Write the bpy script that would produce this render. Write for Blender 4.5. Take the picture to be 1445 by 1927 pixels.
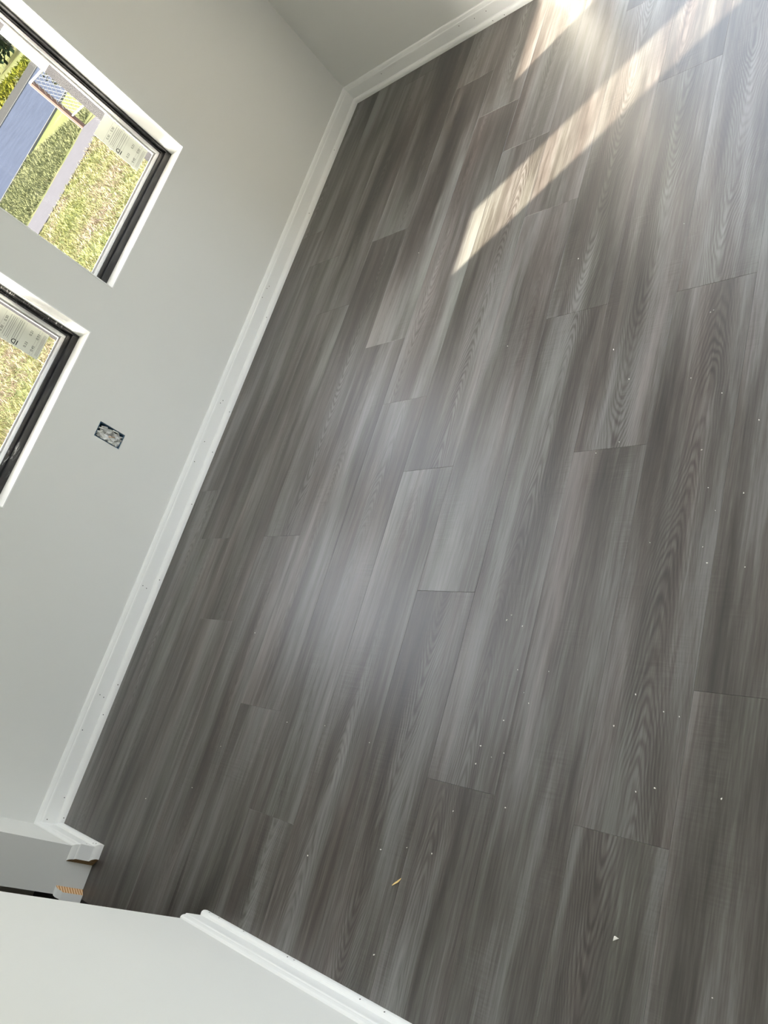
import bpy, bmesh, math, random
from mathutils import Matrix, Vector, noise as mnoise

for o in list(bpy.data.objects):
    bpy.data.objects.remove(o)
scene = bpy.context.scene
COL = scene.collection

# ------------------------------------------------------------------ camera
cam_d = bpy.data.cameras.new('camera')
cam = bpy.data.objects.new('camera', cam_d)
COL.objects.link(cam)
RIGHT = Vector((0.7127136, 0.2817403, -0.6423875))
UP = Vector((0.0437412, 0.8961597, 0.4415705))
BACK = Vector((0.7000900, -0.3428121, 0.6263816))
m = Matrix((RIGHT, UP, BACK)).transposed().to_4x4()
m.translation = Vector((2.57769, -2.92715, 1.385))
cam.matrix_world = m
cam_d.sensor_fit = 'HORIZONTAL'
cam_d.sensor_width = 36.0
cam_d.lens = 1488.16 / 1445.0 * 36.0
cam_d.clip_start = 0.02
cam_d.clip_end = 400
scene.camera = cam

# ------------------------------------------------------------------ world, sun, exposure
SUN_DIR = Vector((1.0, 0.87, -0.588)).normalized()      # the way the light travels
world = bpy.data.worlds.new('world')
scene.world = world
world.use_nodes = True
wn = world.node_tree
wn.nodes.clear()
sky = wn.nodes.new('ShaderNodeTexSky')
sky.sky_type = 'NISHITA'
sky.sun_disc = False
sky.sun_elevation = math.asin(-SUN_DIR.z)
sky.sun_rotation = math.atan2(-SUN_DIR.x, -SUN_DIR.y)
sky.air_density = 1.0
sky.dust_density = 4.0
sky.ozone_density = 1.0
hsv = wn.nodes.new('ShaderNodeHueSaturation')
hsv.inputs['Saturation'].default_value = 0.38
hsv.inputs['Value'].default_value = 1.0
bg = wn.nodes.new('ShaderNodeBackground')
bg.inputs['Strength'].default_value = 1.5
wo = wn.nodes.new('ShaderNodeOutputWorld')
wn.links.new(sky.outputs[0], hsv.inputs['Color'])
wn.links.new(hsv.outputs[0], bg.inputs['Color'])
wn.links.new(bg.outputs[0], wo.inputs['Surface'])

sun_d = bpy.data.lights.new('sun', 'SUN')
sun_d.energy = 38.0
sun_d.angle = math.radians(0.7)
sun_d.color = (1.0, 0.90, 0.74)
sun = bpy.data.objects.new('sun', sun_d)
COL.objects.link(sun)
sun.rotation_euler = SUN_DIR.to_track_quat('-Z', 'Y').to_euler()
sun.location = (-8, -8, 6)

vs = scene.view_settings
vs.view_transform = 'Standard'
vs.look = 'None'
vs.gamma = 1.0
vs.use_curve_mapping = False
vs.exposure = 0.40

# ------------------------------------------------------------------ helpers
rng = random.Random(7)


def link(o, parent=None):
    COL.objects.link(o)
    if parent is not None:
        o.parent = parent
    return o


def mesh_obj(name, verts, faces, mat=None, parent=None, smooth=False, loc=None, mats=None, midx=None):
    me = bpy.data.meshes.new(name)
    me.from_pydata([tuple(v) for v in verts], [], faces)
    if mats:
        for mm in mats:
            me.materials.append(mm)
        for p, i in zip(me.polygons, midx):
            p.material_index = i
    elif mat:
        me.materials.append(mat)
    if smooth:
        for p in me.polygons:
            p.use_smooth = True
    me.update()
    o = bpy.data.objects.new(name, me)
    link(o, parent)
    if loc is not None:
        o.location = loc
    return o


def fix_normals(o):
    bm = bmesh.new()
    bm.from_mesh(o.data)
    bmesh.ops.recalc_face_normals(bm, faces=bm.faces)
    bm.to_mesh(o.data)
    bm.free()
    return o


def boxes(name, bl, mat=None, parent=None, bevel=0.0, loc=None):
    """several boxes (x0,x1,y0,y1,z0,z1) of ONE piece as one mesh"""
    bm = bmesh.new()
    for (x0, x1, y0, y1, z0, z1) in bl:
        vs_ = [bm.verts.new(p) for p in ((x0, y0, z0), (x1, y0, z0), (x1, y1, z0), (x0, y1, z0),
                                         (x0, y0, z1), (x1, y0, z1), (x1, y1, z1), (x0, y1, z1))]
        for f in ((0, 3, 2, 1), (4, 5, 6, 7), (0, 1, 5, 4), (1, 2, 6, 5), (2, 3, 7, 6), (3, 0, 4, 7)):
            bm.faces.new([vs_[i] for i in f])
    if bevel > 0:
        bmesh.ops.bevel(bm, geom=list(bm.edges), offset=bevel, segments=2, affect='EDGES', profile=0.7)
    me = bpy.data.meshes.new(name)
    bm.to_mesh(me)
    bm.free()
    if mat:
        me.materials.append(mat)
    o = bpy.data.objects.new(name, me)
    link(o, parent)
    if loc is not None:
        o.location = loc
    return o


def tube(name, pts, r, mat, parent=None, sides=8):
    verts, faces = [], []
    n = len(pts)
    pts = [Vector(p) for p in pts]
    for i, p in enumerate(pts):
        t = (pts[min(i + 1, n - 1)] - pts[max(i - 1, 0)]).normalized()
        a = t.cross(Vector((0, 0, 1)))
        if a.length < 1e-3:
            a = t.cross(Vector((1, 0, 0)))
        a.normalize()
        b = t.cross(a)
        for k in range(sides):
            an = 2 * math.pi * k / sides
            verts.append(p + a * (r * math.cos(an)) + b * (r * math.sin(an)))
    for i in range(n - 1):
        for k in range(sides):
            k2 = (k + 1) % sides
            faces.append((i * sides + k, i * sides + k2, (i + 1) * sides + k2, (i + 1) * sides + k))
    faces.append(tuple(range(sides - 1, -1, -1)))
    faces.append(tuple((n - 1) * sides + k for k in range(sides)))
    return fix_normals(mesh_obj(name, verts, faces, mat, parent, smooth=False))


def tag(o, label=None, cat=None, group=None, kind=None):
    if label:
        o['label'] = label
    if cat:
        o['category'] = cat
    if group:
        o['group'] = group
    if kind:
        o['kind'] = kind
    return o


# ------------------------------------------------------------------ materials
class NT:
    def __init__(self, name):
        self.m = bpy.data.materials.new(name)
        self.m.use_nodes = True
        self.t = self.m.node_tree
        self.t.nodes.clear()
        self.out = self.t.nodes.new('ShaderNodeOutputMaterial')

    def n(self, typ, **kw):
        nd = self.t.nodes.new(typ)
        for k, v in kw.items():
            setattr(nd, k, v)
        return nd

    def put(self, sock, v):
        if hasattr(v, 'is_output'):
            self.t.links.new(v, sock)
        elif v is not None:
            sock.default_value = v

    def math(self, op, a, b=None, c=None, clamp=False):
        nd = self.n('ShaderNodeMath', operation=op, use_clamp=clamp)
        self.put(nd.inputs[0], a)
        self.put(nd.inputs[1], b)
        self.put(nd.inputs[2], c)
        return nd.outputs[0]

    def vmul(self, v, s):
        nd = self.n('ShaderNodeVectorMath', operation='MULTIPLY')
        self.put(nd.inputs[0], v)
        nd.inputs[1].default_value = s
        return nd.outputs[0]

    def vadd(self, a, b):
        nd = self.n('ShaderNodeVectorMath', operation='ADD')
        self.put(nd.inputs[0], a)
        self.put(nd.inputs[1], b)
        return nd.outputs[0]

    def comb(self, x, y, z):
        nd = self.n('ShaderNodeCombineXYZ')
        for i, v in enumerate((x, y, z)):
            self.put(nd.inputs[i], v)
        return nd.outputs[0]

    def noise(self, vec, scale=1.0, detail=2.0, rough=0.5, dist=0.0):
        nd = self.n('ShaderNodeTexNoise')
        self.put(nd.inputs['Vector'], vec)
        nd.inputs['Scale'].default_value = scale
        nd.inputs['Detail'].default_value = detail
        nd.inputs['Roughness'].default_value = rough
        nd.inputs['Distortion'].default_value = dist
        return nd.outputs[0]

    def ramp(self, fac, stops):
        nd = self.n('ShaderNodeValToRGB')
        self.put(nd.inputs[0], fac)
        cr = nd.color_ramp
        while len(cr.elements) < len(stops):
            cr.elements.new(0.5)
        for e, (p, c) in zip(cr.elements, stops):
            e.position = p
            e.color = (c[0], c[1], c[2], 1)
        return nd.outputs[0]

    def mapr(self, v, a, b, c=0.0, d=1.0):
        nd = self.n('ShaderNodeMapRange')
        self.put(nd.inputs[0], v)
        for i, x in enumerate((a, b, c, d)):
            nd.inputs[1 + i].default_value = x
        return nd.outputs[0]

    def mix(self, fac, a, b, blend='MIX'):
        nd = self.n('ShaderNodeMix', data_type='RGBA', blend_type=blend)
        self.put(nd.inputs[0], fac)
        for i, v in ((6, a), (7, b)):
            if isinstance(v, tuple):
                v = (v[0], v[1], v[2], 1)
            self.put(nd.inputs[i], v)
        return nd.outputs[2]

    def bsdf(self, color, rough=0.5, spec=0.5, metal=0.0, normal=None):
        b = self.n('ShaderNodeBsdfPrincipled')
        if isinstance(color, tuple):
            color = (color[0], color[1], color[2], 1)
        self.put(b.inputs['Base Color'], color)
        self.put(b.inputs['Roughness'], rough)
        self.put(b.inputs['Metallic'], metal)
        self.put(b.inputs['Specular IOR Level'], spec)
        if normal is not None:
            self.put(b.inputs['Normal'], normal)
        self.t.links.new(b.outputs[0], self.out.inputs['Surface'])
        return b

    def bump(self, h, strength=0.1, dist=0.001):
        nd = self.n('ShaderNodeBump')
        self.put(nd.inputs['Height'], h)
        nd.inputs['Strength'].default_value = strength
        nd.inputs['Distance'].default_value = dist
        return nd.outputs[0]

    def obj(self):
        return self.n('ShaderNodeTexCoord').outputs['Object']

    def attr(self, name):
        nd = self.n('ShaderNodeAttribute', attribute_type='OBJECT', attribute_name=name)
        return nd.outputs['Fac']


def paint(name, color, rough=0.6, peel=120.0, strength=0.08, var=0.02):
    t = NT(name)
    p = t.obj()
    nb = t.noise(p, peel, 2, 0.5)
    ns = t.noise(p, 2.3, 3, 0.5)
    c2 = tuple(c * (1 - var * 2) for c in color)
    col = t.mix(ns, color, c2)
    t.bsdf(col, rough, 0.35, 0, t.bump(nb, strength, 0.0008))
    return t.m


def plain(name, color, rough=0.5, spec=0.5, metal=0.0, nscale=40.0, var=0.08):
    t = NT(name)
    n_ = t.noise(t.obj(), nscale, 3, 0.55)
    col = t.mix(n_, tuple(c * (1 + var) for c in color), tuple(c * (1 - var) for c in color))
    t.bsdf(col, rough, spec, metal)
    return t.m


M_WALL = paint('wall_paint', (0.745, 0.745, 0.715), 0.65)
M_CEIL = paint('ceiling_paint', (0.90, 0.90, 0.88), 0.8)
M_TRIM = paint('trim_paint', (0.86, 0.86, 0.84), 0.38, 60, 0.03, 0.015)
M_REVEAL = paint('reveal_paint', (0.85, 0.85, 0.83), 0.5)
M_CLOSET = paint('closet_board', (0.52, 0.50, 0.45), 0.8)
M_SUB = plain('subfloor_dark', (0.05, 0.048, 0.045), 0.8)
M_NAIL = plain('nail_hole_dark', (0.06, 0.055, 0.05), 0.8)
M_VINYL = plain('white_vinyl', (0.90, 0.91, 0.92), 0.3)
M_BEAD = plain('grey_glazing_bead', (0.42, 0.42, 0.42), 0.4)
M_CHIP = plain('white_chip', (0.80, 0.78, 0.72), 0.7)
M_SHAV = plain('pine_shaving', (0.72, 0.52, 0.20), 0.6)


def pine_cut(name, stripes):
    t = NT(name)
    p = t.obj()
    sx = t.n('ShaderNodeSeparateXYZ')
    t.put(sx.inputs[0], p)
    w = t.math('ADD', t.math('MULTIPLY', sx.outputs[2], 1.0), t.math('MULTIPLY', sx.outputs[0], 0.6))
    w = t.math('ADD', w, t.math('MULTIPLY', t.noise(p, 60, 2), 0.004))
    s_ = t.math('SINE', t.math('MULTIPLY', w, 2 * math.pi / 0.0085))
    s_ = t.mapr(s_, -0.6, 0.5)
    if stripes:
        col = t.mix(s_, (0.42, 0.20, 0.07), (0.72, 0.52, 0.32))
    else:
        col = t.mix(s_, (0.28, 0.17, 0.075), (0.36, 0.24, 0.12))
    t.bsdf(col, 0.75, 0.2)
    return t.m


M_CUT = pine_cut('raw_wood_cut', False)
M_STRIPE = pine_cut('raw_pine_end_grain', True)


M_CASING = plain('charcoal_casing', (0.022, 0.022, 0.024), 1.0, 0.0)


def black_frame(name, flecks):
    t = NT(name)
    p = t.obj()
    st = t.vmul(p, (60.0, 14.0, 60.0))
    n1 = t.noise(st, 1.0, 4, 0.6, 0.6)
    col = t.mix(t.mapr(n1, 0.45, 0.75), (0.006, 0.006, 0.007), (0.035, 0.035, 0.037))
    if flecks:
        n2 = t.noise(t.vmul(p, (110.0, 22.0, 110.0)), 1.0, 3, 0.6, 1.2)
        m2 = t.noise(t.vmul(p, (9.0, 5.0, 9.0)), 1.0, 2, 0.5)
        f = t.math('MULTIPLY', t.mapr(n2, 0.60, 0.66), t.mapr(m2, 0.50, 0.60))
        col = t.mix(f, col, (0.6, 0.6, 0.6))
    t.bsdf(col, 0.33, 0.5, 0, t.bump(n1, 0.15, 0.001))
    return t.m


M_BLACK1 = black_frame('black_window_frame', False)
M_BLACK2 = black_frame('black_window_frame_scuffed', True)


def glass_mat(name, tint):
    t = NT(name)
    tr = t.n('ShaderNodeBsdfTransparent')
    tr.inputs[0].default_value = (tint, tint + 0.005, tint, 1)
    gl = t.n('ShaderNodeBsdfGlossy')
    gl.inputs['Roughness'].default_value = 0.02
    fr = t.n('ShaderNodeFresnel')
    fr.inputs[0].default_value = 1.16
    mx = t.n('ShaderNodeMixShader')
    t.t.links.new(fr.outputs[0], mx.inputs[0])
    t.t.links.new(tr.outputs[0], mx.inputs[1])
    t.t.links.new(gl.outputs[0], mx.inputs[2])
    t.t.links.new(mx.outputs[0], t.out.inputs['Surface'])
    return t.m


M_GLASS = glass_mat('dusty_glass', 0.95)
M_GLASS_CLEAN = glass_mat('clear_glass', 0.98)


def paper(name, col, transp, emit_through=0.5):
    """sheet stuck to the glass: lets part of the daylight through"""
    t = NT(name)
    df = t.n('ShaderNodeBsdfDiffuse')
    df.inputs[0].default_value = (*col, 1)
    tl = t.n('ShaderNodeBsdfTranslucent')
    tl.inputs[0].default_value = (*col, 1)
    mx = t.n('ShaderNodeMixShader')
    mx.inputs[0].default_value = emit_through
    t.t.links.new(df.outputs[0], mx.inputs[1])
    t.t.links.new(tl.outputs[0], mx.inputs[2])
    tr = t.n('ShaderNodeBsdfTransparent')
    m2 = t.n('ShaderNodeMixShader')
    m2.inputs[0].default_value = transp
    t.t.links.new(mx.outputs[0], m2.inputs[1])
    t.t.links.new(tr.outputs[0], m2.inputs[2])
    t.t.links.new(m2.outputs[0], t.out.inputs['Surface'])
    return t.m


M_LABEL = paper('energy_label_film', (0.66, 0.68, 0.62), 0.12, 0.02)
M_STICKER = paper('white_sticker', (0.95, 0.95, 0.94), 0.0, 0.5)
M_INK = plain('label_ink', (0.015, 0.015, 0.02), 1.0, 0.0)
M_INK2 = plain('label_ink_grey', (0.24, 0.25, 0.24), 1.0, 0.0)


def wood_floor():
    t = NT('grey_oak_vinyl')
    p = t.obj()
    sx = t.n('ShaderNodeSeparateXYZ')
    t.put(sx.inputs[0], p)
    x, y = sx.outputs[0], sx.outputs[1]
    seed, tone, cx, kk, cath = (t.attr(a) for a in ('seed', 'tone', 'cx', 'slope', 'cathedral'))
    # slow warp of the grain lines
    wv = t.comb(t.math('MULTIPLY', x, 7.0), t.math('MULTIPLY', y, 2.2), seed)
    w1 = t.math('SUBTRACT', t.noise(wv, 1.0, 2, 0.5), 0.5)
    wv2 = t.comb(t.math('MULTIPLY', x, 45.0), t.math('MULTIPLY', y, 7.0), t.math('ADD', seed, 31.0))
    w2 = t.math('SUBTRACT', t.noise(wv2, 1.0, 2, 0.5), 0.5)
    # heart of the cathedral wanders along the plank
    ch = t.math('SUBTRACT', t.noise(t.comb(0.0, t.math('MULTIPLY', y, 1.7), t.math('ADD', seed, 77.0)), 1.0, 1, 0.5), 0.5)
    xc = t.math('SUBTRACT', t.math('SUBTRACT', x, cx), t.math('MULTIPLY', ch, 0.06))
    hyp = t.math('SQRT', t.math('ADD', t.math('MULTIPLY', xc, xc), 0.00016))
    rho = t.math('ADD', hyp, t.math('MULTIPLY', y, kk))
    rho = t.math('ADD', rho, t.math('MULTIPLY', w1, 0.075))
    rho = t.math('ADD', rho, t.math('MULTIPLY', w2, 0.010))
    ring = t.math('SINE', t.math('MULTIPLY', rho, 2 * math.pi / 0.0056))
    ring = t.mapr(ring, -1.0, 1.0)
    ring = t.math('POWER', ring, 1.6)
    # where the rings show: near the heart, in patches
    near = t.mapr(t.math('ABSOLUTE', xc), 0.012, 0.055, 1.0, 0.22)
    patch = t.mapr(t.noise(t.comb(t.math('MULTIPLY', x, 10.0), t.math('MULTIPLY', y, 2.5), t.math('ADD', seed, 5.0)), 1.0, 2, 0.5), 0.38, 0.66)
    ringamt = t.math('MULTIPLY', t.math('MULTIPLY', near, t.mapr(patch, 0, 1, 0.25, 1.0)), cath)
    # fine fibres
    fv = t.comb(t.math('MULTIPLY', t.math('ADD', x, t.math('MULTIPLY', w2, 0.004)), 300.0), t.math('MULTIPLY', y, 12.0), seed)
    fib = t.mapr(t.noise(fv, 1.0, 3, 0.6), 0.28, 0.72)
    fv2 = t.comb(t.math('MULTIPLY', t.math('ADD', x, t.math('MULTIPLY', w1, 0.02)), 150.0), t.math('MULTIPLY', y, 3.0), t.math('ADD', seed, 9.0))
    fib2 = t.noise(fv2, 1.0, 2, 0.55)
    # broad bands along the plank
    bv = t.comb(t.math('MULTIPLY', t.math('ADD', x, t.math('MULTIPLY', w1, 0.05)), 14.0), t.math('MULTIPLY', y, 1.25), t.math('ADD', seed, 50.0))
    band = t.noise(bv, 1.0, 2, 0.5)
    bv3 = t.comb(t.math('MULTIPLY', x, 48.0), t.math('MULTIPLY', y, 1.8), t.math('ADD', seed, 90.0))
    band3 = t.noise(bv3, 1.0, 2, 0.5)
    b = t.math('ADD', t.math('MULTIPLY', t.math('SUBTRACT', band, 0.5), 1.7), t.math('MULTIPLY', t.math('SUBTRACT', band3, 0.5), 0.55))
    b = t.math('ADD', b, 0.5)
    b = t.math('ADD', b, tone)
    b = t.math('ADD', b, t.math('MULTIPLY', t.math('SUBTRACT', fib, 0.5), 0.30))
    b = t.math('ADD', b, t.math('MULTIPLY', t.math('SUBTRACT', fib2, 0.5), 0.44))
    b = t.math('SUBTRACT', b, t.math('MULTIPLY', t.math('SUBTRACT', ring, 0.30), t.math('MULTIPLY', ringamt, 0.42)))
    # faint cross saw marks
    sv = t.comb(t.math('MULTIPLY', x, 16.0), t.math('MULTIPLY', y, 260.0), t.math('ADD', seed, 12.0))
    saw = t.noise(sv, 1.0, 2, 0.5)
    sm = t.mapr(t.noise(t.comb(t.math('MULTIPLY', x, 9.0), t.math('MULTIPLY', y, 4.0), t.math('ADD', seed, 21.0)), 1.0, 1, 0.5), 0.52, 0.70)
    b = t.math('ADD', b, t.math('MULTIPLY', t.math('MULTIPLY', t.math('SUBTRACT', saw, 0.5), sm), 0.28))
    col = t.ramp(b, [(0.0, (0.0218, 0.0176, 0.0160)), (0.27, (0.0462, 0.0386, 0.0336)), (0.5, (0.0840, 0.0748, 0.0672)),
                     (0.72, (0.1327, 0.1268, 0.1201)), (1.0, (0.1890, 0.1848, 0.1764))])
    # hue drift: some streaks purplish brown, some grey green
    hv = t.comb(t.math('MULTIPLY', x, 13.0), t.math('MULTIPLY', y, 1.0), t.math('ADD', seed, 140.0))
    hue = t.noise(hv, 1.0, 2, 0.5)
    col = t.mix(t.mapr(hue, 0.50, 0.75, 0.0, 0.55), col, t.mix(1.0, col, (1.12, 0.93, 0.90), 'MULTIPLY'))
    col = t.mix(t.mapr(hue, 0.50, 0.30, 0.0, 0.75), col, t.mix(1.0, col, (0.97, 1.03, 0.97), 'MULTIPLY'))
    rough = t.mapr(fib, 0.0, 1.0, 0.37, 0.46)
    hgt = t.math('ADD', t.math('MULTIPLY', fib, 0.6), t.math('MULTIPLY', ring, t.math('MULTIPLY', ringamt, 0.5)))
    b_ = t.bsdf(col, rough, 0.8, 0, t.bump(hgt, 0.22, 0.0006))
    b_.inputs['Coat Weight'].default_value = 0.2
    b_.inputs['Coat Roughness'].default_value = 0.36
    return t.m


M_WOOD = wood_floor()

# ------------------------------------------------------------------ measures
WX = -0.022           # face of the wall with the windows
BY = 0.022            # face of the back wall
NY = -3.2855          # face of the front wall beside the doorway
SY = -3.267           # face of the stub between window wall and doorway
JX = 0.259            # jamb of the stub
NX = 0.868            # jamb of the front wall
JB = -3.400           # rear face of the front wall
RXW = 4.50            # right wall
CZ = 2.70
OUT = WX - 0.200      # outer face of the window wall
W1 = (-1.537, -0.858)
W2 = (-2.402, -1.721)
WZ0, WZ1 = 0.600, 2.35


def holed_wall(name, axis, a0, a1, ur, zr, holes, mat, kind='structure'):
    """slab between a0 and a1 on axis (0 = x, 1 = y); ur = range along the other axis; holes = (u0,u1,z0,z1)"""
    us = sorted({ur[0], ur[1], *[h[0] for h in holes], *[h[1] for h in holes]})
    zs = sorted({zr[0], zr[1], *[h[2] for h in holes], *[h[3] for h in holes]})
    inside = lambda u, z: any(h[0] < u < h[1] and h[2] < z < h[3] for h in holes)
    nu, nz = len(us) - 1, len(zs) - 1
    solid = [[not inside((us[i] + us[i + 1]) / 2, (zs[k] + zs[k + 1]) / 2) for k in range(nz)] for i in range(nu)]
    verts, faces, idx = [], [], {}

    def V(i, k, s):
        key = (i, k, s)
        if key not in idx:
            a = a1 if s else a0
            idx[key] = len(verts)
            verts.append((a, us[i], zs[k]) if axis == 0 else (us[i], a, zs[k]))
        return idx[key]
    for i in range(nu):
        for k in range(nz):
            if not solid[i][k]:
                continue
            for s in (0, 1):
                faces.append((V(i, k, s), V(i + 1, k, s), V(i + 1, k + 1, s), V(i, k + 1, s)))
            for di, dk, e in ((-1, 0, ((i, k), (i, k + 1))), (1, 0, ((i + 1, k), (i + 1, k + 1))),
                              (0, -1, ((i, k), (i + 1, k))), (0, 1, ((i, k + 1), (i + 1, k + 1)))):
                ii, kk = i + di, k + dk
                if 0 <= ii < nu and 0 <= kk < nz and solid[ii][kk]:
                    continue
                (p, q) = e
                faces.append((V(*p, 0), V(*q, 0), V(*q, 1), V(*p, 1)))
    o = fix_normals(mesh_obj(name, verts, faces, mat))
    return tag(o, kind=kind)


BOX_Y0, BOX_Y1, BOX_Z0, BOX_Z1 = -2.040, -1.983, 0.340, 0.440
wall_left = holed_wall('wall_left', 0, OUT, WX, (-4.6, 0.20), (-0.006, CZ),
                       [(W1[0], W1[1], WZ0, WZ1), (W2[0], W2[1], WZ0, WZ1), (BOX_Y0, BOX_Y1, BOX_Z0, BOX_Z1)], M_WALL)
wall_back = holed_wall('wall_back', 1, BY, BY + 0.20, (WX, RXW + 0.2), (-0.006, CZ), [(1.12, 3.52, -0.006, 2.10)], M_WALL)  # opening made for the added glass door
wall_right = holed_wall('wall_right', 0, RXW, RXW + 0.20, (-4.6, BY), (-0.006, CZ), [], M_WALL)
wall_front = boxes('wall_front', [(NX, RXW, JB, NY, -0.006, CZ)], M_WALL)
tag(wall_front, kind='structure')
wall_stub = boxes('wall_stub', [(WX, JX, JB, SY, -0.006, CZ)], M_WALL)
tag(wall_stub, kind='structure')
wall_header = boxes('wall_header', [(JX, NX, JB, NY + 0.01, 2.06, CZ)], M_WALL)
tag(wall_header, kind='structure')
wall_closet = boxes('wall_closet', [(WX, 1.4, -4.6, -4.5, -0.006, CZ), (1.3, 1.4, -4.5, JB, -0.006, CZ), (WX, WX + 0.010, -4.5, JB, 0.0, CZ)], M_CLOSET)
tag(wall_closet, kind='structure')
ceiling = boxes('ceiling', [(OUT, RXW + 0.2, -4.6, 0.22, CZ, CZ + 0.12)], M_CEIL)
tag(ceiling, kind='structure')

# ------------------------------------------------------------------ floor and planks
floor = boxes('floor', [(OUT, RXW + 0.2, -4.6, 0.22, -0.12, -0.0062)], M_SUB)
tag(floor, kind='structure')

PW, PL = 0.18215, 1.2205
SEAM0 = 0.1455 - PW        # left edge of column 0
YN, YF = NY + 0.004, BY - 0.004
# y of one butt joint of each column (others follow every plank length)
JOINTS = {0: -2.035, 1: -2.233, 2: -2.522, 3: -2.232, 4: -2.758, 5: -1.790, 6: -2.043, 7: -2.399, 8: -2.830,
          9: -2.041, 10: -2.846, 11: -2.572, 12: -1.72, 13: -2.65, 14: -2.05}
# planks whose print stands out: (column, lower y, upper y) -> tone, heart, slope, strength of the cathedral
PRINTS = [(10, -2.84, -1.64, -0.07, 0.010, 0.12, 1.0), (10, -9.0, -2.86, -0.05, -0.015, -0.12, 1.0), (10, -1.61, 1.0, -0.05, 0.0, -0.13, 1.0),
          (9, -2.03, -0.83, -0.08, 0.005, -0.13, 1.0), (9, -9.0, -2.06, 0.03, 0.04, 0.12, 0.1), (8, -2.82, -1.62, 0.03, 0.0, 0.12, 0.9),
          (11, -9.0, 1.0, 0.0, 0.03, 0.12, 0.12), (7, -2.38, -1.20, 0.05, 0.03, 0.12, 0.2), (6, -9.0, -2.06, 0.06, -0.01, 0.12, 0.7)]
plank_meshes = {}


def plank_mesh(w, l):
    key = (round(w, 4), round(l, 4))
    if key in plank_meshes:
        return plank_meshes[key]
    g, b, th = 0.0001, 0.0004, 0.006
    hx, hy = w / 2 - g, l / 2 - g
    v = []
    for (ax, ay, z) in ((hx, hy, -th), (hx, hy, -b), (hx - b, hy - b, 0.0)):
        v += [(-ax, -ay, z), (ax, -ay, z), (ax, ay, z), (-ax, ay, z)]
    f = [(3, 2, 1, 0), (8, 9, 10, 11)]
    for r in (0, 4):
        for k in range(4):
            f.append((r + k, r + (k + 1) % 4, r + 4 + (k + 1) % 4, r + 4 + k))
    me = bpy.data.meshes.new('plank')
    me.from_pydata(v, [], f)
    me.materials.append(M_WOOD)
    me.update()
    plank_meshes[key] = me
    return me


prng = random.Random(41)
ncol = int((RXW - SEAM0) / PW) + 1
for c in range(-1, ncol):
    x0, x1 = SEAM0 + c * PW, SEAM0 + (c + 1) * PW
    x0, x1 = max(x0, WX + 0.003), min(x1, RXW - 0.003)
    if x1 - x0 < 0.004:
        continue
    j = JOINTS.get(c, -prng.uniform(0.2, 1.2) - 1.2)
    ys = [j + k * PL for k in range(-3, 4)]
    ylow = JB - 0.0 if (x1 > JX + 0.0 and x0 < NX) else YN
    if x1 <= JX + 0.02:
        ylow = SY + 0.004
    cuts = [ylow] + [q for q in ys if ylow + 0.02 < q < YF - 0.02] + [YF]
    for a, bb in zip(cuts[:-1], cuts[1:]):
        o = bpy.data.objects.new('plank', plank_mesh(x1 - x0, bb - a))
        link(o, floor)
        o.location = ((x0 + x1) / 2, (a + bb) / 2, 0.0)
        o['seed'] = prng.uniform(0, 400.0)
        o['tone'] = prng.uniform(-0.06, 0.06)
        o['cx'] = prng.uniform(-0.05, 0.05)
        o['slope'] = prng.choice((-1, 1)) * prng.uniform(0.10, 0.17)
        o['cathedral'] = prng.choice((0.1, 0.3, 0.6, 1.0, 1.0))
        for (pc, lo, hi, tn, hx_, sl, ca) in PRINTS:
            if pc == c and lo < (a + bb) / 2 < hi:
                o['tone'], o['cx'], o['slope'], o['cathedral'] = tn, hx_, sl, ca

# ------------------------------------------------------------------ baseboards
BASE = [(0.0, 0.0), (0.0110, 0.0), (0.0110, 0.064), (0.0105, 0.068), (0.0085, 0.071), (0.0080, 0.075), (0.0060, 0.082), (0.0030, 0.0865), (0.0, 0.0875)]
SHOE = [(0.0112, 0.0), (0.0220, 0.0), (0.0220, 0.007), (0.0212, 0.012), (0.0190, 0.0170), (0.0160, 0.0205), (0.0112, 0.0230)]


def run(name, prof, origin, along, outw, s0, s1, k0, k1, mat, parent=None, end0=None, end1=None, struct=True):
    """moulding: profile (out, z) swept from s0 to s1; each end is cut so that it shifts by k*out"""
    O, A, U = Vector(origin), Vector(along), Vector(outw)
    n = len(prof)
    verts = [O + A * (s0 + k0 * u) + U * u + Vector((0, 0, z)) for u, z in prof]
    verts += [O + A * (s1 + k1 * u) + U * u + Vector((0, 0, z)) for u, z in prof]
    faces = [(i, (i + 1) % n, n + (i + 1) % n, n + i) for i in range(n)]
    faces += [tuple(range(n)), tuple(range(2 * n - 1, n - 1, -1))]
    mats = [mat, end0 or mat, end1 or mat]
    midx = [0] * n + [1, 2]
    o = fix_normals(mesh_obj(name, verts, faces, None, parent, mats=mats, midx=midx))
    if parent is None and struct:
        tag(o, kind='structure')
    return o


def base_run(name, *a, shoe=True, **kw):
    b = run(name, BASE, *a, M_TRIM, **kw)
    if shoe:
        run('shoe_molding', SHOE, *a, M_TRIM, parent=b, **kw)
    return b


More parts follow.
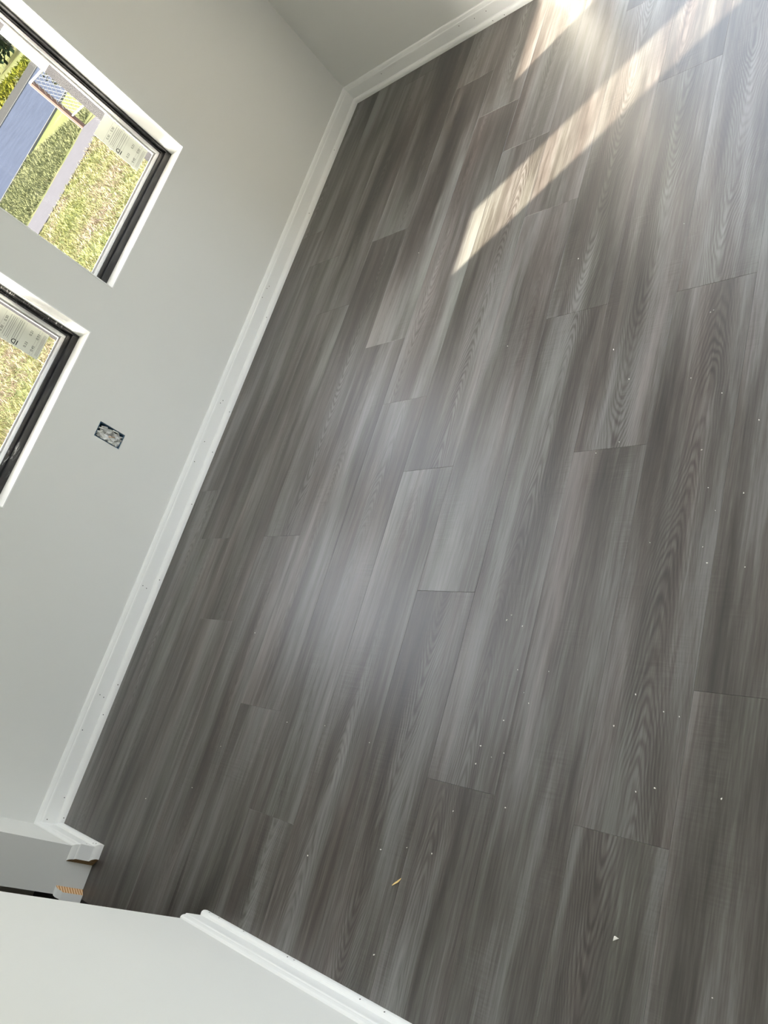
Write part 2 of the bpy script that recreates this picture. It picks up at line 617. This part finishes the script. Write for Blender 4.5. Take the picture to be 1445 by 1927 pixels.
base_left = base_run('baseboard_left', (WX, 0, 0), (0, 1, 0), (1, 0, 0), SY, BY, 1, -1)
base_back = base_run('baseboard_back', (0, BY, 0), (1, 0, 0), (0, -1, 0), WX, 1.10, 1, 0)
base_stub = base_run('baseboard_stub', (0, SY, 0), (1, 0, 0), (0, 1, 0), WX, JX, 1, 1)
base_jamb = base_run('baseboard_jamb', (JX, 0, 0), (0, -1, 0), (1, 0, 0), -SY, -SY + 0.042, -1, -1, end1=M_CUT)
base_jamb_far = base_run('baseboard_jamb_rear', (JX, 0, 0), (0, -1, 0), (1, 0, 0), 3.3765, -JB, 1.2, 1, end0=M_STRIPE, shoe=False)
base_front = base_run('baseboard_front', (0, NY, 0), (1, 0, 0), (0, 1, 0), NX, RXW, -1, -1)
base_front_jamb = base_run('baseboard_front_jamb', (NX, 0, 0), (0, -1, 0), (-1, 0, 0), -NY, -JB, -1, 0)
base_right = base_run('baseboard_right', (RXW, 0, 0), (0, 1, 0), (-1, 0, 0), NY, BY, 1, -1)

# nail holes
disc = bpy.data.meshes.new('nail_hole')
dv = [(0.0018 * math.cos(2 * math.pi * k / 8), 0.0018 * math.sin(2 * math.pi * k / 8), z) for z in (0.0, 0.00025) for k in range(8)]
disc.from_pydata(dv, [], [tuple(range(7, -1, -1)), tuple(range(8, 16))] + [(k, (k + 1) % 8, 8 + (k + 1) % 8, 8 + k) for k in range(8)])
disc.materials.append(M_NAIL)


def nail(parent, along, outw, s, z):
    A, U = Vector(along), Vector(outw)
    if z > 0.0245:
        pos_u, nz = 0.0110, 0.0
    else:
        pts = SHOE[1:]
        for (u0, z0), (u1, z1) in zip(pts[:-1], pts[1:]):
            if z1 > z0 and z <= z1:
                f = (z - z0) / (z1 - z0)
                pos_u = u0 + (u1 - u0) * f
                nz = math.atan2(u0 - u1, z1 - z0)
                break
    nrm = (U * math.cos(nz) + Vector((0, 0, 1)) * math.sin(nz)).normalized()
    o = bpy.data.objects.new('nail_hole', disc)
    link(o, parent)
    o.matrix_world = Matrix.Translation(A * s + U * pos_u + Vector((0, 0, z))) @ nrm.to_track_quat('Z', 'Y').to_matrix().to_4x4()
    return U, pos_u


def nails(parent, origin, along, outw, lst):
    O = Vector(origin)
    for s, z in lst:
        k = len(parent.children)
        nail(parent, along, outw, s, z)
        ch = [c for c in parent.children if c.name.startswith('nail_hole')][-1]
        ch.matrix_world = Matrix.Translation(O) @ ch.matrix_world


nails(base_left, (WX, 0, 0), (0, 1, 0), (1, 0, 0),
      [(-1.6566, 0.048), (-1.672, 0.054), (-1.6868, 0.009), (-1.845, 0.053), (-1.8687, 0.011), (-1.9358, 0.060), (-2.0911, 0.009),
       (-1.1176, 0.0585), (-1.102, 0.053), (-1.1662, 0.062), (-1.2352, 0.015), (-2.4397, 0.060), (-2.4431, 0.043), (-2.3982, 0.013),
       (-2.7853, 0.009), (-2.8345, 0.0515), (-2.8386, 0.035), (-2.8921, 0.016), (-2.9579, 0.061), (-3.2453, 0.055), (-3.2297, 0.008),
       (-3.1714, 0.028), (-0.3089, 0.018), (-0.6783, 0.015)])
nails(base_back, (0, BY, 0), (1, 0, 0), (0, -1, 0), [(0.6441, 0.0576), (0.7764, 0.0523), (0.7839, 0.011), (0.838, 0.008), (0.7182, 0.0513), (0.2015, 0.0552)])
nails(base_front, (0, NY, 0), (1, 0, 0), (0, 1, 0), [(1.4121, 0.0166), (1.4775, 0.0146), (0.9106, 0.009), (1.0103, 0.008), (1.1784, 0.0122), (1.1992, 0.0107), (0.870, 0.010)])
nails(base_stub, (0, SY, 0), (1, 0, 0), (0, 1, 0), [(0.250, 0.0197), (0.262, 0.0171), (0.246, 0.0375)])

# ------------------------------------------------------------------ windows
TXT_ROT = (math.pi / 2, 0, math.pi / 2)


def text(name, body, size, y, z, x, parent, mat):
    cu = bpy.data.curves.new(name, 'FONT')
    cu.body = body
    cu.size = size
    cu.extrude = 0.00005
    cu.align_x = 'CENTER'
    cu.align_y = 'CENTER'
    cu.materials.append(mat)
    o = bpy.data.objects.new(name, cu)
    link(o, parent)
    o.location = (x, y, z)
    o.rotation_euler = TXT_ROT
    return o


def ring_frame(name, x0, x1, y0, y1, z0, z1, side, bottom, top, mat, parent, bevel=0.0015):
    return boxes(name, [(x0, x1, y0, y0 + side, z0, z1), (x0, x1, y1 - side, y1, z0, z1),
                        (x0, x1, y0 + side, y1 - side, z0, z0 + bottom), (x0, x1, y0 + side, y1 - side, z1 - top, z1)],
                 mat, parent, bevel)


def energy_label(parent, x, yr, zb, w, h):
    lab = boxes('energy_label', [(x, x + 0.0004, yr - w, yr, zb, zb + h)], M_LABEL, parent)
    xt = x + 0.0005
    # printed rules
    for zf in (0.12, 0.165, 0.415, 0.575, 0.80):
        boxes('printed_line', [(xt, xt + 0.0001, yr - w * 0.97, yr - w * 0.04, zb + h * zf, zb + h * zf + 0.0006)], M_INK2, lab)
    for zf in (0.03, 0.05, 0.07):
        boxes('printed_line', [(xt, xt + 0.0001, yr - w * 0.92, yr - w * 0.10, zb + h * zf, zb + h * zf + 0.0012)], M_INK2, lab)
    for zf, e in ((0.60, 0.30), (0.63, 0.42), (0.66, 0.25), (0.70, 0.5), (0.50, 0.62), (0.53, 0.66), (0.46, 0.7)):
        boxes('printed_line', [(xt, xt + 0.0001, yr - w * (0.95 - e * 0.2), yr - w * 0.08, zb + h * zf, zb + h * zf + 0.0016)], M_INK2, lab)
    s = 0.0125
    text('printed_number', '0.33', s, yr - w * 0.74, zb + h * 0.285, xt, lab, M_INK)
    text('printed_number', '0.21', s, yr - w * 0.28, zb + h * 0.285, xt, lab, M_INK)
    text('printed_number', '0.45', s, yr - w * 0.74, zb + h * 0.175 - 0.004, xt, lab, M_INK)
    text('printed_number', '0.53', s, yr - w * 0.28, zb + h * 0.175 - 0.004, xt, lab, M_INK)
    text('printed_number', '0.30  -  0.30', s, yr - w * 0.5, zb + h * 0.755, xt, lab, M_INK)
    # dome emblem with a bar under it
    yc, zc, r = yr - w * 0.86, zb + h * 0.485, 0.0085
    out, inn = [], []
    for k in range(9):
        a = math.pi * k / 8
        out.append((r * math.cos(a), r * math.sin(a)))
        inn.append((r * 0.66 * math.cos(a), r * 0.66 * math.sin(a)))
    out = [(r, -r * 0.7)] + out + [(-r, -r * 0.7)]
    inn = [(r * 0.66, -r * 0.4)] + inn + [(-r * 0.66, -r * 0.4)]
    n = len(out)
    vv = [(xt, yc + p[0], zc + p[1]) for p in out + inn]
    mesh_obj('emblem', vv, [(i, (i + 1) % n, n + (i + 1) % n, n + i) for i in range(n)], M_INK, lab)
    boxes('emblem_bar', [(xt, xt + 0.0001, yc - r, yc + r, zc - r * 1.55, zc - r * 1.2)], M_INK, lab)
    return lab


def make_window(name, yr, black, sticker):
    y0, y1 = yr
    z0, z1 = WZ0, WZ1
    fx1 = WX - 0.078          # room face of the black frame
    fx0 = fx1 - 0.050
    root = bpy.data.objects.new(name, None)
    link(root)
    tag(root, kind='structure')
    th = 0.004
    boxes('sill', [(fx1 - 0.01, WX + 0.0012, y0, y1, z0 - 0.0005, z0 + th)], M_REVEAL, root, 0.001)
    for a, b in ((y0 - 0.0005, y0 + th), (y1 - th, y1 + 0.0005)):
        boxes('jamb_liner', [(fx1 - 0.01, WX + 0.0012, a, b, z0 + th, z1)], M_REVEAL, root, 0.001)
    boxes('head_liner', [(fx1 - 0.01, WX + 0.0012, y0, y1, z1 - th, z1 + 0.0005)], M_REVEAL, root, 0.001)
    fr = ring_frame('frame', fx0, fx1, y0 + 0.0002, y1 - 0.0002, z0, z1, 0.013, 0.026, 0.02, black, root)
    ring_frame('outer_casing', OUT - 0.003, fx0 - 0.0005, y0 + 0.0002, y1 - 0.0002, z0, z1, 0.012, 0.020, 0.02, M_CASING, root)
    # stepped tracks of the frame
    ring_frame('frame_track', fx0 + 0.004, fx1 - 0.014, y0 + 0.0132, y1 - 0.0132, z0 + 0.0262, z1 - 0.0202, 0.006, 0.012, 0.006, black, fr, 0.001)
    sx1 = fx1 - 0.022
    sash = ring_frame('sash', sx1 - 0.022, sx1, y0 + 0.0195, y1 - 0.0195, z0 + 0.0385, z1 - 0.0265, 0.013, 0.013, 0.013, M_VINYL, root, 0.002)
    ring_frame('glazing_bead', sx1 - 0.012, sx1 - 0.006, y0 + 0.0327, y1 - 0.0327, z0 + 0.0517, z1 - 0.0397, 0.006, 0.006, 0.006, M_BEAD, sash, 0.001)
    gx = sx1 - 0.014
    gl = boxes('pane', [(gx - 0.004, gx, y0 + 0.031, y1 - 0.031, z0 + 0.050, z1 - 0.038)], M_GLASS, root)
    return root, gx


win1, gx1 = make_window('window_1', W1, M_BLACK1, True)
energy_label(win1, gx1 + 0.0006, -0.900, 0.677, 0.102, 0.190)
stk = boxes('sticker', [(gx1 + 0.0006, gx1 + 0.0012, -0.936, -0.897, 1.095, 1.262)], M_STICKER, win1)
win2, gx2 = make_window('window_2', W2, M_BLACK2, False)
energy_label(win2, gx2 + 0.0006, -1.768, 0.684, 0.102, 0.190)

# glass door added out of view: lets sky light in, sun out
d2 = tag(link(bpy.data.objects.new('added_glass_door', None)), kind='structure')
ya, yb = BY + 0.08, BY + 0.13
boxes('frame', [(1.12, 3.52, ya, yb, -0.006, 0.03), (1.12, 3.52, ya, yb, 2.04, 2.10), (1.12, 1.18, ya, yb, 0.03, 2.04),
                (3.46, 3.52, ya, yb, 0.03, 2.04), (2.28, 2.36, ya, yb, 0.03, 2.04)], M_VINYL, d2)
boxes('threshold', [(1.12, 3.52, BY, ya - 0.0005, -0.006, 0.004)], M_BEAD, d2)
boxes('pane', [(1.18, 2.28, BY + 0.10, BY + 0.105, 0.03, 2.04)], M_GLASS_CLEAN, d2)
boxes('pane', [(2.36, 3.46, BY + 0.10, BY + 0.105, 0.03, 2.04)], M_GLASS_CLEAN, d2)
# ------------------------------------------------------------------ unseen fill lights added on the ceiling to brighten the room
M_FILL = NT('fill_diffuser')
_e = M_FILL.n('ShaderNodeEmission')
_e.inputs['Strength'].default_value = 3.0
M_FILL.t.links.new(_e.outputs[0], M_FILL.out.inputs['Surface'])
M_FILL = M_FILL.m


def fill_light(x, y, watts):
    root = tag(link(bpy.data.objects.new('fill_light', None)), kind='structure')
    root.location = (x, y, CZ)
    n = 32
    for nm, r0, r1, z0, z1, mt in (('trim_ring', 0.150, 0.180, -0.022, 0.0, M_VINYL), ('diffuser', 0.0, 0.149, -0.014, -0.004, M_FILL)):
        v, f = [], []
        for (r, z) in ((r0, z1), (r1, z1), (r1, z0), (r0, z0)):
            v += [(max(r, 0.001) * math.cos(2 * math.pi * k / n), max(r, 0.001) * math.sin(2 * math.pi * k / n), z) for k in range(n)]
        for q in range(4):
            for k in range(n):
                f.append((q * n + k, q * n + (k + 1) % n, ((q + 1) % 4) * n + (k + 1) % n, ((q + 1) % 4) * n + k))
        fix_normals(mesh_obj(nm, v, f, mt, root))
    ld = bpy.data.lights.new('fill_lamp', 'AREA')
    ld.shape = 'DISK'
    ld.size = 0.29
    ld.energy = watts
    ld.color = (1.0, 0.97, 0.92)
    lo = link(bpy.data.objects.new('fill_lamp', ld), root)
    lo.location = (0, 0, -0.024)


for lx in (2.35, 3.65):
    for ly in (-0.65, -1.65, -2.65):
        fill_light(lx, ly, 1.8)

# ------------------------------------------------------------------ open outlet box in the wall
M_BLUE = plain('blue_box_plastic', (0.03, 0.09, 0.15), 0.4)
M_CRUMPLE = plain('crumpled_film', (0.62, 0.62, 0.60), 0.3, 0.5, 0.15, 90, 0.35)
M_WIREW = plain('white_wire', (0.75, 0.75, 0.70), 0.45)
M_WIREK = plain('black_wire', (0.02, 0.02, 0.022), 0.4)
M_COPPER = plain('copper_wire', (0.55, 0.30, 0.14), 0.35, 0.5, 0.9)
ob = link(bpy.data.objects.new('outlet_box', None))
ob.location = (WX, (BOX_Y0 + BOX_Y1) / 2, BOX_Z0)
tag(ob, 'open electrical outlet box with loose wires in the pale wall below the windows', 'outlet box')
ey, ez = (BOX_Y1 - BOX_Y0) / 2 - 0.0008, BOX_Z1 - BOX_Z0
boxes('box_body', [(-0.060, -0.057, -ey, ey, 0.001, ez - 0.001), (-0.057, -0.003, -ey, -ey + 0.003, 0.001, ez - 0.001), (-0.057, -0.003, ey - 0.003, ey, 0.001, ez - 0.001),
                   (-0.057, -0.003, -ey + 0.003, ey - 0.003, 0.001, 0.004), (-0.057, -0.003, -ey + 0.003, ey - 0.003, ez - 0.004, ez - 0.001)], M_BLUE, ob)
# crumpled protective film
gv, gf = [], []
NU, NV = 7, 11
for i in range(NV):
    for k in range(NU):
        u, v = k / (NU - 1), i / (NV - 1)
        yy = -ey + 0.003 + u * (2 * ey - 0.012)
        zz = 0.003 + v * (ez - 0.014)
        nn = mnoise.noise(Vector((yy * 90, zz * 90, 3.1))) * 0.013 + mnoise.noise(Vector((yy * 210, zz * 210, 8.7))) * 0.006
        nn += 0.010 * abs(math.sin(yy * 260 + zz * 120)) 
        gv.append((-0.010 + nn, yy + mnoise.noise(Vector((yy * 80, zz * 80, 1))) * 0.004, zz + mnoise.noise(Vector((yy * 80, zz * 80, 5))) * 0.004))
for i in range(NV - 1):
    for k in range(NU - 1):
        a = i * NU + k
        gf.append((a, a + 1, a + NU + 1, a + NU))
mesh_obj('crumpled_film', gv, gf, M_CRUMPLE, ob)


def arc(p0, p1, p2, n=12):
    p0, p1, p2 = Vector(p0), Vector(p1), Vector(p2)
    return [p0 * (1 - t) ** 2 + p1 * (2 * t * (1 - t)) + p2 * t * t for t in [i / (n - 1) for i in range(n)]]


for (a, b, c, r, mt, nm) in (
        ((-0.05, -0.006, 0.09), (0.018, -0.022, 0.098), (-0.008, 0.012, 0.070), 0.0028, M_WIREW, 'white_wire'),
        ((-0.05, -0.002, 0.092), (0.012, 0.000, 0.104), (-0.006, -0.018, 0.066), 0.0028, M_WIREW, 'white_wire'),
        ((-0.05, 0.004, 0.09), (0.010, 0.014, 0.098), (-0.004, 0.001, 0.078), 0.0028, M_WIREW, 'white_wire'),
        ((-0.05, 0.018, 0.09), (-0.002, 0.026, 0.070), (-0.012, 0.021, 0.020), 0.0024, M_WIREK, 'black_wire'),
        ((-0.05, -0.018, 0.012), (0.020, -0.025, 0.012), (0.001, -0.024, 0.045), 0.0026, M_WIREW, 'white_wire'),
        ((-0.05, 0.019, 0.010), (0.012, 0.024, 0.012), (0.000, 0.020, 0.048), 0.0024, M_WIREW, 'white_wire'),
        ((-0.05, 0.006, 0.012), (0.010, 0.010, 0.012), (-0.004, -0.006, 0.050), 0.0012, M_COPPER, 'copper_wire')):
    tube(nm, arc(a, b, c), r, mt, ob, 7)

# ------------------------------------------------------------------ small debris on the floor
chip_meshes = []
for k in range(6):
    rr = random.Random(100 + k)
    n = rr.choice((4, 5, 5))
    ring_ = []
    for i in range(n):
        a = 2 * math.pi * i / n + rr.uniform(-0.3, 0.3)
        ring_.append((math.cos(a) * rr.uniform(0.0012, 0.0026), math.sin(a) * rr.uniform(0.0007, 0.0018)))
    vv = [(p[0], p[1], 0.0) for p in ring_] + [(p[0] * 0.8, p[1] * 0.8, rr.uniform(0.0006, 0.0016)) for p in ring_]
    ff = [tuple(range(n - 1, -1, -1)), tuple(range(n, 2 * n))] + [(i, (i + 1) % n, n + (i + 1) % n, n + i) for i in range(n)]
    me = bpy.data.meshes.new('paint_chip')
    me.from_pydata(vv, [], ff)
    me.materials.append(M_CHIP)
    chip_meshes.append(me)
CHIPS = [(1.877, -1.71), (1.649, -1.76), (1.708, -1.857), (1.858, -1.883), (1.932, -1.935), (1.716, -2.027), (1.663, -2.05), (1.909, -2.069), (1.935, -2.159),
         (2.006, -2.176), (1.956, -2.211), (1.833, -2.278), (1.943, -2.289), (1.956, -2.323), (2.027, -2.331), (1.312, -1.672), (2.016, -2.013), (1.539, -2.45),
         (1.574, -2.474), (1.529, -2.462), (1.588, -2.571), (1.664, -2.567), (1.616, -2.618), (1.86, -2.592), (1.582, -2.681), (1.633, -2.638), (1.919, -2.617),
         (1.949, -2.622), (1.059, -2.769), (1.225, -2.785), (1.828, -2.656), (1.54, -2.741), (1.601, -2.746), (1.573, -2.759), (1.539, -2.779), (2.04, -2.747),
         (1.925, -2.752), (1.892, -2.765), (1.633, -2.848), (1.511, -2.881), (1.484, -2.971), (1.347, -2.997), (1.416, -2.976), (1.404, -3.187), (1.135, -3.062),
         (2.065, -3.035), (1.77, -1.411), (1.883, -1.706), (1.477, -1.421), (0.8, -1.165), (0.914, -2.781), (0.671, -2.885), (0.643, -2.551), (0.608, -3.011), (0.404, -3.083)]
crng = random.Random(5)
for i, (cx_, cy_) in enumerate(CHIPS):
    o = bpy.data.objects.new('paint_chip', chip_meshes[i % 6])
    link(o)
    o.location = (cx_, cy_, 0.0)
    o.rotation_euler = (0, 0, crng.uniform(0, 6.28))
    s_ = crng.uniform(0.65, 1.15)
    o.scale = (s_, s_, s_)
    tag(o, 'tiny white paint chip lying on the grey plank floor', 'paint chip', 'white chips scattered on the plank floor')
# larger pointed flake
mesh_obj('paint_flake', [(-0.004, -0.003, 0), (0.006, 0.004, 0), (-0.002, 0.006, 0), (-0.003, -0.002, 0.002), (0.006, 0.0045, 0.0015), (-0.002, 0.005, 0.003)],
         [(2, 1, 0), (3, 4, 5), (0, 1, 4, 3), (1, 2, 5, 4), (2, 0, 3, 5)], M_CHIP, loc=(1.900, -3.006, 0.0))
tag(bpy.data.objects['paint_flake'], 'larger pointed white flake lying near the front wall on the plank floor', 'paint flake')
# curled wood shaving
sv_, sf_ = [], []
for i in range(11):
    t_ = i / 10
    a = -1.0 + 2.0 * t_
    px, py = 0.0065 * math.sin(a), 0.012 * (t_ - 0.5) * 2
    w_ = 0.0024 * math.sin(math.pi * (0.12 + 0.76 * t_))
    z_ = 0.0006 + 0.0035 * abs(t_ - 0.5)
    for dz in (0.0, 0.0006):
        sv_ += [(px - w_, py, z_ + dz), (px + w_, py, z_ + dz + 0.0012)]
for i in range(10):
    a, b = i * 4, i * 4 + 4
    sf_ += [(a, a + 1, b + 1, b), (a + 2, b + 2, b + 3, a + 3), (a, b, b + 2, a + 2), (a + 1, a + 3, b + 3, b + 1)]
sf_ += [(0, 2, 3, 1), (40, 41, 43, 42)]
sh = fix_normals(mesh_obj('wood_shaving', sv_, sf_, M_SHAV, loc=(1.4154, -3.0449, 0.0)))
sh.rotation_euler = (0, 0, -0.35)
tag(sh, 'small curled yellow wood shaving lying on the grey plank floor', 'wood shaving')

# ------------------------------------------------------------------ outdoors
GZ = -0.40


def ground_mat():
    t = NT('lawn_soil')
    p = t.obj()
    n1 = t.noise(p, 1.6, 4, 0.6)
    n2 = t.noise(p, 28.0, 3, 0.6)
    f = t.math('ADD', t.math('MULTIPLY', n1, 0.7), t.math('MULTIPLY', n2, 0.4))
    col = t.ramp(f, [(0.38, (0.105, 0.085, 0.062)), (0.47, (0.080, 0.082, 0.040)), (0.66, (0.066, 0.076, 0.032))])
    t.bsdf(col, 1.0, 0.0)
    return t.m


def blade_mat(name, c1, c2, c3, sc):
    t = NT(name)
    p = t.obj()
    n1 = t.noise(p, sc, 3, 0.6)
    n2 = t.noise(p, 55.0, 1, 0.5)
    f = t.math('ADD', t.math('MULTIPLY', n1, 0.75), t.math('MULTIPLY', n2, 0.30))
    col = t.ramp(f, [(0.44, c1), (0.53, c2), (0.64, c3)])
    t.bsdf(col, 1.0, 0.0)
    return t.m


ground = boxes('ground', [(-60, 60, -60, 60, GZ - 0.3, GZ)], ground_mat())
tag(ground, kind='structure')
M_CONC = plain('path_concrete', (0.058, 0.057, 0.063), 1.0, 0.0, 0, 8, 0.10)
M_ASPH = plain('road_asphalt', (0.030, 0.036, 0.052), 1.0, 0.0, 0, 3.0, 0.22)
M_CURB = plain('kerb_concrete', (0.0893, 0.0893, 0.0848), 1.0, 0.0)
pv, pf = [], []
for i in range(25):
    yy = -6 + i * (10.2 / 24)
    wob = 0.05 * math.sin(yy * 2.3) + 0.03 * math.sin(yy * 5.1 + 1)
    pv += [(-7.48 + 0.5 * wob, yy, GZ + 0.012), (-6.62 + wob, yy, GZ + 0.012), (-6.62 + wob, yy, GZ - 0.02), (-7.48 + 0.5 * wob, yy, GZ - 0.02)]
for i in range(24):
    a = i * 4
    for k in range(4):
        pf.append((a + k, a + (k + 1) % 4, a + 4 + (k + 1) % 4, a + 4 + k))
pf += [(0, 1, 2, 3), (99, 98, 97, 96)]
path = fix_normals(mesh_obj('path', pv, pf, M_CONC))
tag(path, kind='structure')
road = boxes('road', [(-15.6, -10.25, -30, 50, GZ - 0.02, GZ + 0.008)], M_ASPH)
tag(road, kind='structure')
for xk in (-10.25, -15.66):
    kb = boxes('kerb', [(xk, xk + 0.06, -30, 50, GZ - 0.02, GZ + 0.03)], M_CURB)
    tag(kb, kind='structure')
shoulder = boxes('road_shoulder', [(-17.6, -15.66, -30, 50, GZ - 0.02, GZ + 0.006)], plain('shoulder_gravel', (0.0312, 0.0312, 0.0304), 1.0, 0.0, 0, 12, 0.2))
tag(shoulder, kind='structure')


def grass(name, n, xr, yr, h, w, mat, label, seed):
    r = random.Random(seed)
    v, f = [], []
    for i in range(n):
        x, y = r.uniform(*xr), r.uniform(*yr)
        a = r.uniform(0, 6.283)
        hh = h * r.uniform(0.5, 1.2)
        dx, dy = math.cos(a) * w, math.sin(a) * w
        lx, ly = r.uniform(-0.9, 0.9) * hh, r.uniform(-0.9, 0.9) * hh
        b = len(v)
        v += [(x - dx, y - dy, GZ), (x + dx, y + dy, GZ), (x + lx, y + ly, GZ + hh)]
        f.append((b, b + 1, b + 2))
    o = mesh_obj(name, v, f, mat)
    tag(o, label, 'grass', kind='stuff')
    return o


M_BL1 = blade_mat('dry_grass_blades', (0.20, 0.155, 0.115), (0.18, 0.16, 0.085), (0.148, 0.153, 0.055), 1.7)
M_BL2 = blade_mat('green_grass_blades', (0.085, 0.090, 0.045), (0.098, 0.104, 0.053), (0.115, 0.118, 0.064), 1.5)
grass('dry_grass', 42000, (-6.6, -2.2), (-2.0, 4.15), 0.045, 0.006, M_BL1, 'patchy dry yellow grass between the house and the path', 1)
grass('green_grass', 22000, (-10.2, -7.62), (-0.5, 4.95), 0.05, 0.008, M_BL2, 'green grass strip between the path and the road', 2)
grass('roadside_grass', 9000, (-28.0, -17.6), (6.0, 13.0), 0.12, 0.03, blade_mat('verge_blades', (0.0670, 0.0625, 0.0134), (0.0714, 0.0714, 0.0089), (0.0491, 0.0580, 0.0089), 0.7), 'yellow green grass verge beyond the road', 3)

# chain-link fence beside the path
M_GALV = plain('galvanised_steel', (0.16, 0.165, 0.17), 0.5, 0.4, 0.0)
M_BROWN = plain('brown_post_wood', (0.075, 0.038, 0.028), 0.8)
FY = 4.243
fn = link(bpy.data.objects.new('chain_link_fence', None))
fn.location = (-7.55, FY, GZ + 0.06)
tag(fn, 'chain-link fence with white rails and brown end post across the path outside', 'fence')


def cyl(name, p0, p1, r, mat, parent):
    return tube(name, [p0, p1], r, mat, parent, 8)


cyl('end_post', (0, 0, -0.06), (0, 0, 0.70), 0.038, M_BROWN, fn)
cyl('top_rail', (-0.03, 0, 0.712), (4.2, 0, 0.712), 0.016, M_GALV, fn)
cyl('bottom_rail', (-0.03, 0, 0.125), (4.2, 0, 0.125), 0.013, M_GALV, fn)
for xk in (1.35, 2.7, 4.15):
    cyl('line_post', (xk, 0, -0.06), (xk, 0, 0.72), 0.02, M_GALV, fn)
wv_, wf_ = [], []
x_, st = -0.0, 0.085
z0_, z1_ = 0.13, 0.70
hh = z1_ - z0_


def strip(p, q, r):
    b = len(wv_)
    d = (Vector(q) - Vector(p)).normalized()
    s1 = Vector((d.z, 0, -d.x)) * r
    s2 = Vector((0, r, 0))
    for pt in (p, q):
        pt = Vector(pt)
        wv_.extend([tuple(pt + s1), tuple(pt + s2), tuple(pt - s1), tuple(pt - s2)])
    for k in range(4):
        wf_.append((b + k, b + (k + 1) % 4, b + 4 + (k + 1) % 4, b + 4 + k))


k = -8
while k * st < 4.2:
    a = k * st
    for (xa, za, xb, zb) in ((a, z0_, a + hh, z1_), (a + hh, z0_, a, z1_)):
        if xa < 0:
            za, xa = za + (zb - za) * (0 - xa) / (xb - xa), 0
        if xb < 0:
            zb, xb = za + (zb - za) * (0 - xa) / (xb - xa), 0
        if max(xa, xb) > 4.2 or xa == xb:
            continue
        strip((xa, 0.012 if za == z0_ else -0.012, za), (xb, 0.012 if za == z0_ else -0.012, zb), 0.004)
    k += 1
wire = fix_normals(mesh_obj('wire_mesh', wv_, wf_, M_GALV, fn))
wire['kind'] = 'stuff'


def bush(name, loc, rx, rz, n, mat, label, seed, size):
    r = random.Random(seed)
    v, f = [], []
    root = link(bpy.data.objects.new(name, None))
    root.location = loc
    for i in range(n):
        u = Vector((r.gauss(0, 1), r.gauss(0, 1), r.gauss(0, 1))).normalized()
        rad = (0.55 + 0.45 * r.random()) * (1 + 0.25 * mnoise.noise(u * 2.5))
        c_ = Vector((u.x * rx * rad, u.y * rx * rad, rz + u.z * rz * rad))
        if c_.z < 0.02:
            continue
        d1_ = Vector((r.gauss(0, 1), r.gauss(0, 1), r.gauss(0, 1))).normalized() * size
        d2_ = Vector((r.gauss(0, 1), r.gauss(0, 1), r.gauss(0, 1))).normalized() * size * 0.5
        b = len(v)
        v += [c_ - d1_, c_ + d2_, c_ + d1_, c_ - d2_]
        f.append((b, b + 1, b + 2, b + 3))
    fo = mesh_obj('foliage', v, f, mat, root)
    fo['kind'] = 'stuff'
    tube('stem', [(0, 0, 0), (0.05 * rx, 0, rz * 0.7), (0, 0.08 * rx, rz * 1.3)], 0.05 * rx, M_BROWN, root, 7)
    tag(root, label, 'shrub')
    return root


M_LEAF1 = blade_mat('shrub_leaves', (0.0089, 0.0179, 0.0112), (0.0179, 0.0312, 0.0201), (0.0312, 0.0491, 0.0268), 2.0)
M_LEAF2 = blade_mat('pale_shrub_leaves', (0.0268, 0.0312, 0.0089), (0.0446, 0.0491, 0.0134), (0.0580, 0.0625, 0.0223), 2.0)
bush('round_shrub', (-22.5, 15.8, GZ), 2.4, 1.3, 5000, M_LEAF1, 'dark green shrub growing on the verge beyond the road', 11, 0.14)
bush('pale_shrub', (-8.4, 5.9, GZ), 0.7, 0.42, 2600, M_LEAF2, 'pale green shrub growing behind the chain-link fence', 12, 0.045)
bush('leafy_shrub', (-10.0, 7.6, GZ), 0.55, 0.40, 2200, M_LEAF1, 'dark leafy shrub growing at the road edge behind the fence', 13, 0.05)

# unseen post added outside to narrow one window's sun patch
pp = boxes('shading_post', [(-0.67, -0.53, -2.40, -2.26, GZ, 2.75), (-0.69, -0.51, -2.42, -2.24, GZ, GZ + 0.12), (-0.69, -0.51, -2.42, -2.24, 2.63, 2.75)], M_VINYL)
tag(pp, kind='structure')
